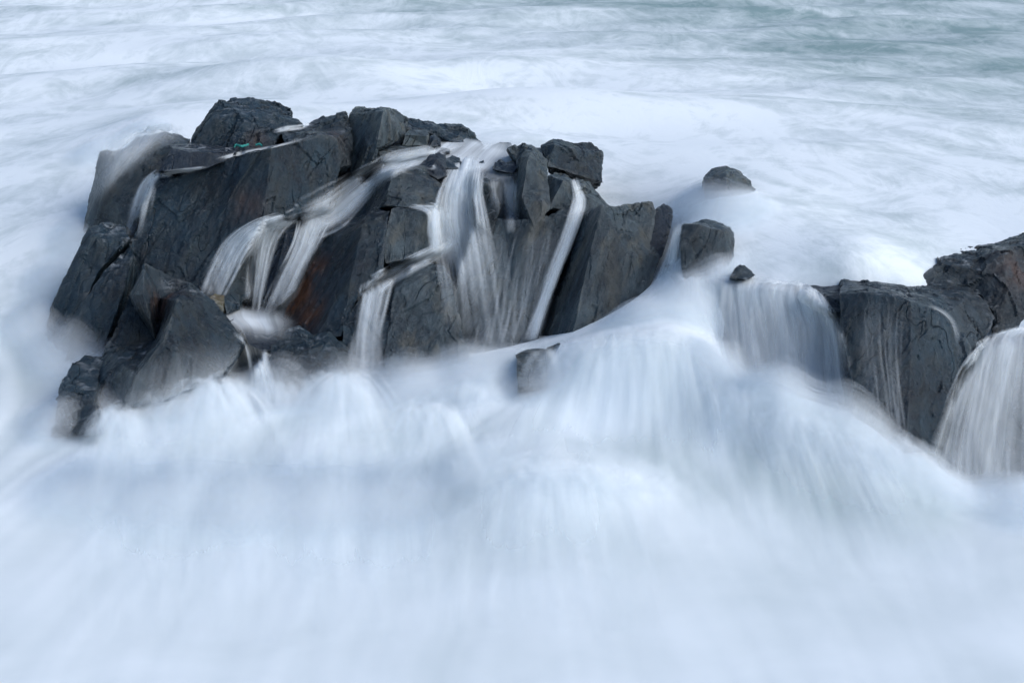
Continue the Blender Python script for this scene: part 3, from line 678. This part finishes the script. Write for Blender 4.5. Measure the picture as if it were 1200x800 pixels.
wid = [0]
def water(label, rows, mat='fall', cover=(1, 1), fade=(.15, .15, .1, .2), lift=0.05, smooth=4, layers=1, res=(60, 60), fold=0.02, name='waterfall', cat='waterfall', group='streams of white water falling over the rocks', kind=None, over_sea=False, strands=0, sw=(.025, .09), sa=(.05, .32), sheet=0.72, bellish=True):
    """a sheet of moving water. Rows run across the flow, from the top down. Points with two numbers lie on the stone under them,
    points with three carry their own height."""
    P = np.array(rows, float)
    nu, nv = res
    G = crom(P, nv); G = np.swapaxes(crom(np.swapaxes(G, 0, 1), nu), 0, 1)       # (nv, nu, 2|3)
    if P.shape[2] == 2:
        dep = np.full((nv, nu), np.nan)
        for j in range(nv):
            for i in range(nu):
                d = ray(G[j, i, 0], G[j, i, 1]); dn = d.normalized()
                h = (BVH_ALL if over_sea else BVH).ray_cast(ORG, dn)
                y = h[0].y if h[0] is not None else np.nan
                zz = PZ(G[j, i, 0], G[j, i, 1], -0.02).y
                dep[j, i] = y if y == y and y < zz+.2 else np.nan
        ok = ~np.isnan(dep)
        if not ok.any(): dep[:] = 19
        # fill the gaps outward from known distances
        for _ in range(200):
            bad = np.isnan(dep)
            if not bad.any(): break
            p = np.pad(dep, 1, constant_values=np.nan)
            st = np.stack([p[:-2, 1:-1], p[2:, 1:-1], p[1:-1, :-2], p[1:-1, 2:]])
            cnt = (~np.isnan(st)).sum(0); sm = np.nansum(st, 0)
            dep = np.where(bad & (cnt > 0), sm/np.maximum(cnt, 1), dep)
        d0 = dep
        dep = blur(dep, smooth)
        dep = np.minimum(dep, blur(np.minimum(dep, d0), 1))
        W = np.array([[tuple(PY(G[j, i, 0], G[j, i, 1], dep[j, i]-lift)) for i in range(nu)] for j in range(nv)])
    else:
        W = np.array([[tuple(PZ(G[j, i, 0], G[j, i, 1], G[j, i, 2])) for i in range(nu)] for j in range(nv)])
    u = np.linspace(0, 1, nu)[None, :].repeat(nv, 0); v = np.linspace(0, 1, nv)[:, None].repeat(nu, 1)
    width = np.linalg.norm(W[:, 1:]-W[:, :-1], axis=2).sum(1).mean(); length = np.linalg.norm(W[1:]-W[:-1], axis=2).sum(0).mean()
    e = 1e-3
    # ragged edges: the fade limits wander along the stream
    wid[0] += 1
    jit = np.array([[noise.noise(Vector((i/nu*3.0, j/nv*5, wid[0]*1.7))) for i in range(nu)] for j in range(nv)])
    uj, vj = u+jit*0.10*min(fade[0]+fade[1], .5), v+jit*0.25*min(fade[2]+fade[3], .6)
    cov = sstep(0, fade[0]+e, uj)*sstep(0, fade[1]+e, 1-uj)*sstep(0, fade[2]+e, vj)*sstep(0, fade[3]+e, 1-vj)
    bell = (np.sin(np.pi*np.clip(uj, 0, 1))**.8)
    cov = cov*bell if bellish else cov
    prof = crom(np.array(cover, float).reshape(-1, 1), nv)[:, 0][:, None]
    cov = np.clip(cov*prof*sheet, 0, 1)
    edge = (u > 0)*(u < 1)*(v > 0)*(v < 1); cov = cov*edge
    allV, allF, fl, cv = [], [], [], []
    I = np.arange(nu*nv).reshape(nv, nu)
    F = np.stack([I[:-1, :-1].ravel(), I[1:, :-1].ravel(), I[1:, 1:].ravel(), I[:-1, 1:].ravel()], 1)
    Vf = W.reshape(-1, 3); nr = vnormals(Vf, np.concatenate([F[:, [0, 1, 2]], F[:, [0, 2, 3]]]))
    if nr[:, 2].mean()-nr[:, 1].mean() < 0: nr = -nr; F = F[:, ::-1]
    for k in range(layers):
        fo = np.array([[noise.noise(Vector((i/nu*width*5, j/nv*length*.5, wid[0]*3.1+k*7)))+.5*noise.noise(Vector((i/nu*width*14, j/nv*length*.7, wid[0]*3.1+k*7))) for i in range(nu)] for j in range(nv)]).ravel()
        allV.append(Vf+nr*(fo*fold+k*0.045)[:, None]); allF.append(F+k*nu*nv)
        fl.append(np.stack([(u*width).ravel()+wid[0]*13.7+k*5.3, (v*length).ravel()+k*3, np.full(nu*nv, wid[0]*2.3+k)], 1))
        cv.append(cov.ravel()*(1.0 if k == 0 else 0.75))
    o = mesh_obj(name, np.concatenate(allV), np.concatenate(allF), M[mat], attrs={'flow': np.concatenate(fl), 'cover': np.concatenate(cv)})
    tag(o, label, cat, group, kind)
    if strands:
        S = Strands(); w0 = np.linalg.norm(W[:, -1]-W[:, 0], axis=1)
        for q in range(strands):
            u0 = RS.beta(2.2, 2.2); a0, a1 = sorted(RS.uniform(-.15, 1.15, 2))
            if a1-a0 < .25: a1 = a0+.4
            a0, a1 = max(a0, 0), min(a1, 1)
            tt = np.linspace(a0, a1, 26); ph = RS.uniform(0, 6.28); fr = RS.uniform(2, 7); am = RS.uniform(0, .05)
            uu = np.clip(u0+am*np.sin(tt*fr+ph)+RS.normal(0, .04)*(tt-a0), 0.01, .99)
            x, y = uu*(nu-1), tt*(nv-1); xi, yi = np.minimum(x.astype(int), nu-2), np.minimum(y.astype(int), nv-2); fx, fy = (x-xi)[:, None], (y-yi)[:, None]
            p = W[yi, xi]*(1-fx)*(1-fy)+W[yi, xi+1]*fx*(1-fy)+W[yi+1, xi]*(1-fx)*fy+W[yi+1, xi+1]*fx*fy
            p = p + FACE*RS.uniform(0.005, .05)
            env = np.sin(np.pi*np.clip((tt-a0)/(a1-a0), 0, 1))**.6
            pr = np.interp(tt, np.linspace(0, 1, nv), np.minimum(prof[:, 0], 1.2))
            S.add(p, RS.uniform(*sw)*(.6+.8*tt), np.clip(env*RS.uniform(*sa)*pr, 0, .9))
        S.build('foam_strands', o)
    return o
def burst(label, cx, cy, z, n, wide, speed, up, w=(.02, .06), al=(.08, .3), lean=0.0, name='water_hood', group=''):
    """water that strikes a drowned stone and is thrown out in low arcs: every thread a parabola"""
    S = Strands(); c = np.array(PZ(cx, cy, z))
    for q in range(n):
        az = RS.uniform(-1.75, 1.75)+lean; v = RS.uniform(*speed)*(1.15-.25*abs(az))
        vu = RS.uniform(*up); vel = np.array([math.sin(az)*v, -math.cos(az)*v*.9, vu])
        p0 = c+np.array([RS.normal(0, wide), RS.normal(0, wide*.4), RS.normal(-.03, .05)])
        T = (vu+math.sqrt(vu*vu+2*9.8*max(p0[2]+.05, .05)))/9.8
        t = np.linspace(RS.uniform(0, .1), RS.uniform(.55, 1.0), 22)*T
        p = p0+vel*t[:, None]; p[:, 2] -= 4.9*t*t
        env = np.sin(np.pi*np.linspace(0.04, 1, 22)**.8)**.7
        S.add(p, RS.uniform(*w)*(.6+1.1*t/T), env*RS.uniform(*al))
    o = S.build(name); tag(o, label, name.replace('_', ' '), group); return o
def path(pts):
    """(x, y, width) list -> rows across the stream"""
    p = np.array(pts, float); t = np.gradient(p[:, :2], axis=0); t /= np.linalg.norm(t, axis=1)[:, None]
    nrm = np.stack([t[:, 1], -t[:, 0]], 1)
    nrm[nrm[:, 0] > 0] *= -1
    return [[tuple(p[i, :2]+nrm[i]*p[i, 2]/2*s) for s in (1, 0, -1)] for i in range(len(p))]

POOL = 'pools of white water on the rocks'
VEIL = 'thin films of water on the rocks'
water('foaming upper pool among the stones on top of the outcrop',
      [[(505,158,1.98),(540,160,1.97),(575,166,1.96),(605,162,1.96),(640,168,1.95)],[(470,176,1.95),(520,175,1.93),(560,178,1.91),(595,183,1.90),(620,188,1.90)],[(440,192,1.93),(490,191,1.90),(545,196,1.86),(580,198,1.85),(612,203,1.85)],[(425,212,1.86),(490,206,1.84),(535,208,1.83),(562,212,1.81),(604,214,1.80)]],
      'fall', (1.3, 1.3, 1.3, 1), (.15, .15, .2, .35), res=(80, 40), fold=.012, name='water_pool', cat='pool', group=POOL, bellish=False)
water('white stream sliding from the upper pool down the left channel', path([(545,168,14),(500,182,22),(465,192,30),(437,208,34),(412,228,44),(388,247,54),(354,263,52)]), 'fall', (.8,1.0,.95,.95,.95,1.0,.9), (.25,.25,.1,.15), layers=2, res=(30,80), lift=.08, smooth=10, strands=120, sheet=.5)
water('curved left fan of the left stream dropping over the dark slab', [[(330,250),(335,254),(345,262)],[(290,262),(305,266),(320,272)],[(262,280),(280,288),(298,296)],[(244,308),(262,320),(280,330)],[(230,342),(248,352),(266,358)]], 'veil', (1.2,1.0,.75,.55,.4), (.25,.3,.05,.4), layers=2, smooth=8, strands=90, sw=(.02,.06), sa=(.1,.5), sheet=.5)
water('straight middle fall of the left stream with bright thread', [[(306,258),(330,254),(358,256)],[(290,280),(312,276),(335,276)],[(284,318),(304,316),(320,308)],[(280,368),(298,372),(308,362)]], 'fall', (1.1,.85,.55,.5), (.3,.25,.05,.25), layers=2, smooth=8, strands=60, sw=(.02,.06), sa=(.1,.5), sheet=.5)
water('short right fall of the left stream beside the rust orange foot', [[(345,262),(368,256),(396,258)],[(338,290),(358,288),(380,283)],[(320,328),(340,330),(358,323)],[(300,370),(320,376),(340,378)]], 'fall', (1.15,.8,.5,.35), (.25,.3,.1,.3), layers=2, smooth=8, strands=60, sw=(.02,.06), sa=(.1,.5), sheet=.5)
water('small lower pool of foam below the left stream', [[(254,358,.62),(290,354,.62),(345,364,.62)],[(244,372,.59),(290,370,.59),(352,380,.58)],[(266,388,.55),(300,384,.55),(350,394,.53)],[(280,408,.48),(303,404,.48),(340,408,.46)]], 'fall', (1.0,1.4,1.2,.7), (.4,.4,.4,.5), lift=.03, smooth=2, res=(50,30), name='water_pool', cat='pool', group=POOL, bellish=False)
water('narrow spill from the small lower pool down to the foam', path([(280,384,24),(297,400,28),(305,430,30),(312,462,44),(316,500,70)]), 'fall', (1,1.1,1,.9,.8), (.35,.35,.15,.35), res=(24,50), lift=.08, strands=70)
water('small white spout off the ledge at the left end of the dark face', path([(186,202,12),(174,216,22),(165,240,28),(156,280,30)]), 'fall', (1.1,1,.7,.3), (.3,.45,.1,.5), res=(24,50), strands=40)
water('thin water film across the narrow ledge under the navy block', path([(186,206,9),(205,202,9),(225,199,8),(243,196,6)]), 'fall', (.8,.8,1,.8), (.3,.3,.2,.2), lift=.03, res=(16,40), smooth=1, group=VEIL)
water('thin line of water along the top edge of the broad dark face', path([(252,188,5),(275,181,6),(300,176,5),(330,170,4),(368,160,4)]), 'fall', (.6,1,.8,.7,.3), (.3,.3,.15,.3), lift=.03, res=(12,60), smooth=1, group=VEIL)
water('patch of foam left on the ledge right of the peak', path([(318,155,5),(335,151,9),(356,148,8),(375,142,5)]), 'fall', (.8,1.2,1,.4), (.3,.3,.2,.3), lift=.03, res=(14,40), smooth=1, group=VEIL)
water('broad fall of white strands in the middle of the outcrop', [[(530,182),(550,180),(572,184)],[(524,198),(545,195),(568,202)],[(510,225),(538,222),(566,228)],[(503,255),(535,255),(572,262)],[(503,285),(540,292),(580,300)],[(512,330),(545,335),(588,345)],[(520,388),(552,398),(595,400)]], 'fall', (1,1.35,1.1,.72,.42,.26,.16), (.25,.3,.12,.3), layers=2, res=(60,90), lift=.07, smooth=7, strands=200, sw=(.02,.06), sa=(.1,.5))
water('bright short fall over the white ledge of the centre block', [[(468,242),(495,241),(524,238)],[(496,250),(510,247),(530,246)],[(499,272),(513,272),(532,270)],[(499,296),(515,298),(534,296)]], 'fall', (1,1.2,1,.95), (.2,.3,.1,.2), res=(36,40), lift=.06, strands=60)
water('slanting white run from the centre falls to the lower slab', path([(536,280,18),(512,296,22),(486,308,22),(462,321,26),(440,336,30)]), 'fall', (1,1.2,1.2,1.2,1), (.3,.3,.15,.2), layers=2, lift=.07, res=(24,50), smooth=8, strands=70, sheet=.5)
water('thin spread of threads falling from the slanting run', [[(424,332),(440,326),(466,322)],[(418,360),(435,360),(458,355)],[(410,400),(430,400),(448,400)],[(405,455),(428,455),(448,455)]], 'veil', (1.1,.75,.5,.5), (.3,.35,.1,.3), res=(36,50), layers=2, strands=80, sheet=.5)
water('thin straight thread beside the left of the tall pillar', path([(594,198,20),(597,215,20),(598,240,18),(600,275,26)]), 'fall', (1,.8,.6,.3), (.35,.35,.15,.45), res=(18,40), strands=30)
water('transparent film over the dark headed rock', [[(568,212),(582,208),(596,206)],[(570,228),(584,225),(598,225)],[(575,255),(586,255),(596,255)]], 'veil', (.8,.6,.4), (.35,.35,.15,.5), res=(30,30), group=VEIL)
water('threads of water streaming down the wall under the tall pillar', [[(556,258),(610,266),(672,255)],[(556,310),(605,312),(658,305)],[(550,355),(600,355),(642,355)],[(545,405),(590,405),(630,400)]], 'veil', (.1,.14,.2,.35), (.2,.2,.15,.1), lift=.04, res=(60,60), group=VEIL, strands=46, sw=(.02,.05), sa=(.15,.8), bellish=False)
water('thin diagonal fall cutting down to the left of the big block', path([(672,210,10),(676,224,13),(678,240,18),(665,280,16),(648,325,18),(632,370,22),(620,404,34)]), 'fall', (.8,1,1.1,1,1,1.1,1.2), (.35,.35,.08,.2), lift=.05, res=(16,90), smooth=3, strands=50)
water('white fall squeezed between the big block and the square block in the gap', [[(790,266),(800,262),(815,268)],[(780,300),(798,300),(820,305)],[(766,335),(795,340),(826,345)],[(742,372),(780,376),(832,380)],[(715,402),(770,408),(842,420)]], 'fall', (1.1,1.2,1.2,1.2,1.3), (.25,.3,.1,.2), layers=2, smooth=10, res=(50,60), lift=.12, strands=160)
water('wide curtain fall pouring off the ledge beside the streaked rock', [[(806,318),(850,322),(910,330),(948,336),(966,352)],[(806,336),(850,340),(900,344),(950,352),(982,372)],[(808,370),(850,375),(905,380),(960,385),(993,402)],[(812,420),(860,425),(910,430),(965,440),(1000,455)],[(825,462),(870,475),(915,488),(970,500),(1008,515)]], 'fall', (1.2,1.0,.62,.62,.95), (.14,.16,.12,.2), layers=2, smooth=12, res=(110,70), lift=.06, strands=170, sw=(.03,.11), bellish=False)
water('trickle over the rim of the big streaked rock', path([(1076,355,6),(1100,363,7),(1115,376,8),(1122,396,11),(1126,425,16)]), 'veil', (.4,.6,.5,.4,.2), (.4,.4,.3,.5), lift=.03, res=(10,50), smooth=1, group=VEIL)
water('thin broken threads running down the face of the big streaked rock', [[(992,352),(1030,352),(1075,360)],[(996,400),(1030,405),(1072,410)],[(1002,450),(1035,455),(1072,460)],[(1010,500),(1040,505),(1078,515)]], 'veil', (.12,.16,.2,.3), (.3,.3,.2,.2), lift=.03, res=(40,50), smooth=1, group=VEIL, strands=22, sw=(.02,.05), sa=(.1,.6))
water('tall fall bending over the lip at the right edge', [[(1146,402),(1185,384),(1250,380)],[(1124,430),(1170,408),(1250,402)],[(1104,475),(1160,460),(1250,460)],[(1088,525),(1150,525),(1250,525)],[(1078,585),(1150,592),(1250,592)]], 'fall', (1.2,.75,.5,.42,.7), (.12,.01,.08,.25), layers=2, smooth=8, res=(70,70), lift=.07, strands=110, bellish=False)
HOOD = 'hoods of water arching over drowned stones'
W1, A1 = (.04, .14), (.05, .2)
burst('largest hood of white water below the front pyramid', 252, 448, 1.12, 190, .12, (.1, 2.0), (.1, .9), W1, A1, group=HOOD)
burst('small hood of white water nearest the stepped corner stone', 142, 482, .85, 120, .09, (.1, 1.6), (.1, .7), W1, A1, lean=-.3, group=HOOD)
burst('broad hood of water below the slanting threads', 404, 442, 1.12, 210, .13, (.1, 2.2), (.1, 1.0), W1, A1, lean=-.25, group=HOOD)
burst('low hood of water under the middle wall of the outcrop', 503, 474, .9, 140, .13, (.1, 1.8), (.1, .8), W1, A1, group=HOOD)
burst('faint hood of water beneath the blunt slabs', 325, 446, .95, 90, .12, (.1, 1.6), (.1, .5), W1, (.03, .10), group=HOOD)
burst('faint hood of water between the small and the largest hood', 194, 464, .95, 90, .12, (.1, 1.6), (.1, .5), W1, (.03, .10), group=HOOD)
CREST = 'crests of white water bursting over the mounds'
for lab, cx, cy, z, n, wd, sp in (
        ('crest of white water at the left shoulder of the high dome', 672, 408, .80, 90, .22, (.2, 1.7)),
        ('crest of white water at the top of the high dome', 745, 390, 1.02, 130, .26, (.2, 1.8)),
        ('crest of white water at the right shoulder of the high dome', 822, 400, .95, 100, .22, (.2, 1.6)),
        ('crest of white water left of the pale square stone', 560, 450, .48, 80, .2, (.2, 1.5)),
        ('crest of white water at the left of the low foreground dome', 590, 545, .46, 70, .25, (.2, 1.7)),
        ('crest of white water at the top of the low foreground dome', 655, 538, .52, 90, .25, (.2, 1.8)),
        ('crest of white water at the right of the low foreground dome', 722, 550, .44, 70, .25, (.2, 1.6)),
        ('crest of white water at the upper end of the slanting ridge below the curtain', 880, 456, .80, 80, .18, (.2, 1.4)),
        ('crest of white water halfway down the slanting ridge below the curtain', 955, 482, .72, 90, .24, (.2, 1.6)),
        ('crest of white water at the foot of the big streaked rock', 1035, 518, .50, 80, .22, (.2, 1.5)),
        ('crest of white water below the fall at the right edge', 1120, 580, .2, 60, .25, (.2, 1.2))):
    burst(lab, cx, cy, z, n, wd, sp, (.05, .5), (.06, .2), (.03, .13), name='water_crest', group=CREST)
SPR = 'veils of spray at the foot of the rocks'
FAN = 'fans of foam spreading over the white water'
water('veil of spray over the foot of the front pyramid', [[(118,440),(190,408),(270,392),(330,405)],[(90,495),(175,470),(278,448),(345,450)],[(62,530),(160,510),(285,490),(360,500)],[(40,600),(150,590),(290,585),(380,590)]], 'spray', (.1,.45,.6,.2), (.35,.35,.3,.5), lift=.06, smooth=14, layers=1, res=(70,60), name='spray', cat='spray', group=SPR, over_sea=True, strands=130, sw=(.03,.12), sa=(.04,.15), bellish=False)
water('veil of spray over the blunt slabs and the lower slab', [[(300,415),(400,405),(480,405),(560,385),(640,375)],[(295,450),(395,445),(480,440),(555,420),(630,405)],[(290,500),(385,500),(480,490),(545,475),(600,450)],[(285,590),(380,590),(480,585),(530,580),(570,570)]], 'spray', (.1,.45,.6,.2), (.35,.35,.3,.5), lift=.06, smooth=14, layers=1, res=(80,60), name='spray', cat='spray', group=SPR, over_sea=True, strands=130, sw=(.03,.12), sa=(.04,.15), bellish=False)
water('sheet of surf blowing over the top of the tall veiled slab', [[(95,172),(150,148),(200,143),(230,156)],[(98,200),(145,172),(185,158),(224,164)],[(92,235),(130,202),(165,182),(200,170)],[(80,285),(108,248),(140,212),(180,188)]], 'spray', (1,.7,.45,.3), (.25,.35,.25,.45), lift=.06, smooth=8, layers=2, res=(50,40), name='spray', cat='spray', group=SPR, strands=80, sw=(.06,.20), sa=(.03,.13))
water('great fan of foam spreading from the foot of the big block', [[(630,408),(700,388),(775,376),(842,390)],[(590,440),(690,425),(785,422),(866,445)],[(525,520),(670,505),(795,505),(890,530)],[(440,650),(630,640),(810,640),(940,650)]], 'spray', (.5,.75,.6,.35), (.3,.2,.25,.5), lift=.03, smooth=8, res=(90,70), fold=.03, name='foam_fan', cat='foam', group=FAN, over_sea=True, strands=150, sw=(.06,.20), sa=(.03,.13), bellish=False)
water('slanting fan of foam below the wide curtain fall', [[(845,445),(910,468),(985,492),(1075,528)],[(855,480),(920,500),(1000,528),(1095,558)],[(865,540),(940,560),(1030,590),(1130,610)],[(880,660),(980,680),(1080,690),(1180,700)]], 'spray', (.4,.75,.55,.35), (.2,.3,.2,.5), lift=.03, smooth=8, res=(90,60), fold=.03, name='foam_fan', cat='foam', group=FAN, over_sea=True, strands=110, sw=(.06,.20), sa=(.03,.13), bellish=False)
water('broad apron of foam running out below the left hoods', [[(60,515),(180,510),(320,510),(450,512),(540,505)],[(50,565),(180,565),(320,568),(455,570),(550,560)],[(35,640),(180,640),(320,645),(460,645),(560,640)],[(20,750),(180,750),(320,750),(470,750),(570,750)]], 'spray', (.3,.8,.6,.2), (.25,.25,.3,.5), lift=.05, smooth=8, res=(90,60), fold=.02, name='foam_fan', cat='foam', group=FAN, over_sea=True, strands=120, sw=(.08,.22), sa=(.04,.14), bellish=False)
water('low fan of foam in the middle of the white foreground', [[(540,545),(600,530),(660,530),(730,550)],[(510,590),(590,570),(670,570),(760,590)],[(480,650),(580,640),(680,640),(790,650)],[(450,740),(570,740),(690,740),(810,740)]], 'spray', (.3,.65,.5,.3), (.35,.35,.3,.5), lift=.03, smooth=8, res=(80,60), fold=.02, name='foam_fan', cat='foam', group=FAN, over_sea=True, strands=120, sw=(.06,.20), sa=(.03,.13), bellish=False)

# ---------------------------------------------------------------- scraps of rope on the ledge
def rope(label, pts, rad=0.012):
    cu = np.array([tuple(PY(*p)) for p in pts]); cu = crom(cu, 24)
    V, F = [], []
    for i, c in enumerate(cu):
        for k in range(6):
            a = k/6*2*math.pi+i*.4; rr = rad*(1+.25*math.sin(i*2.1+k))
            V.append((c[0]+rr*math.cos(a)*.3, c[1]+rr*math.cos(a), c[2]+rr*math.sin(a)))
    for i in range(len(cu)-1):
        for k in range(6):
            F.append((i*6+k, i*6+(k+1) % 6, (i+1)*6+(k+1) % 6, (i+1)*6+k))
    m = bpy.data.materials.get('teal_rope')
    if not m:
        m, t, out = new_mat('teal_rope'); g = N(t); b = g.n('ShaderNodeBsdfPrincipled')
        co = g.n('ShaderNodeNewGeometry').outputs['Position']
        g.set(b.inputs['Base Color'], g.mix(g.noise(co, 60, 2), (0.01, 0.16, 0.15), (0.04, 0.36, 0.31))); b.inputs['Roughness'].default_value = .7
        t.links.new(b.outputs[0], out.inputs[0])
    o = mesh_obj('rope_scrap', V, F, m); tag(o, label, 'rope', 'scraps of teal rope on the ledge'); return o
rope('longer teal scrap of rope snagged at the right end of the pale ledge', [(275,172,20.9),(277,170,20.95),(283,171.5,20.9),(291,169.5,21.0)], .016)
rope('short teal scrap of rope below the peak, right of the longer scrap', [(300,170,21.0),(304,169,21.0),(307,171,20.95)], .014)
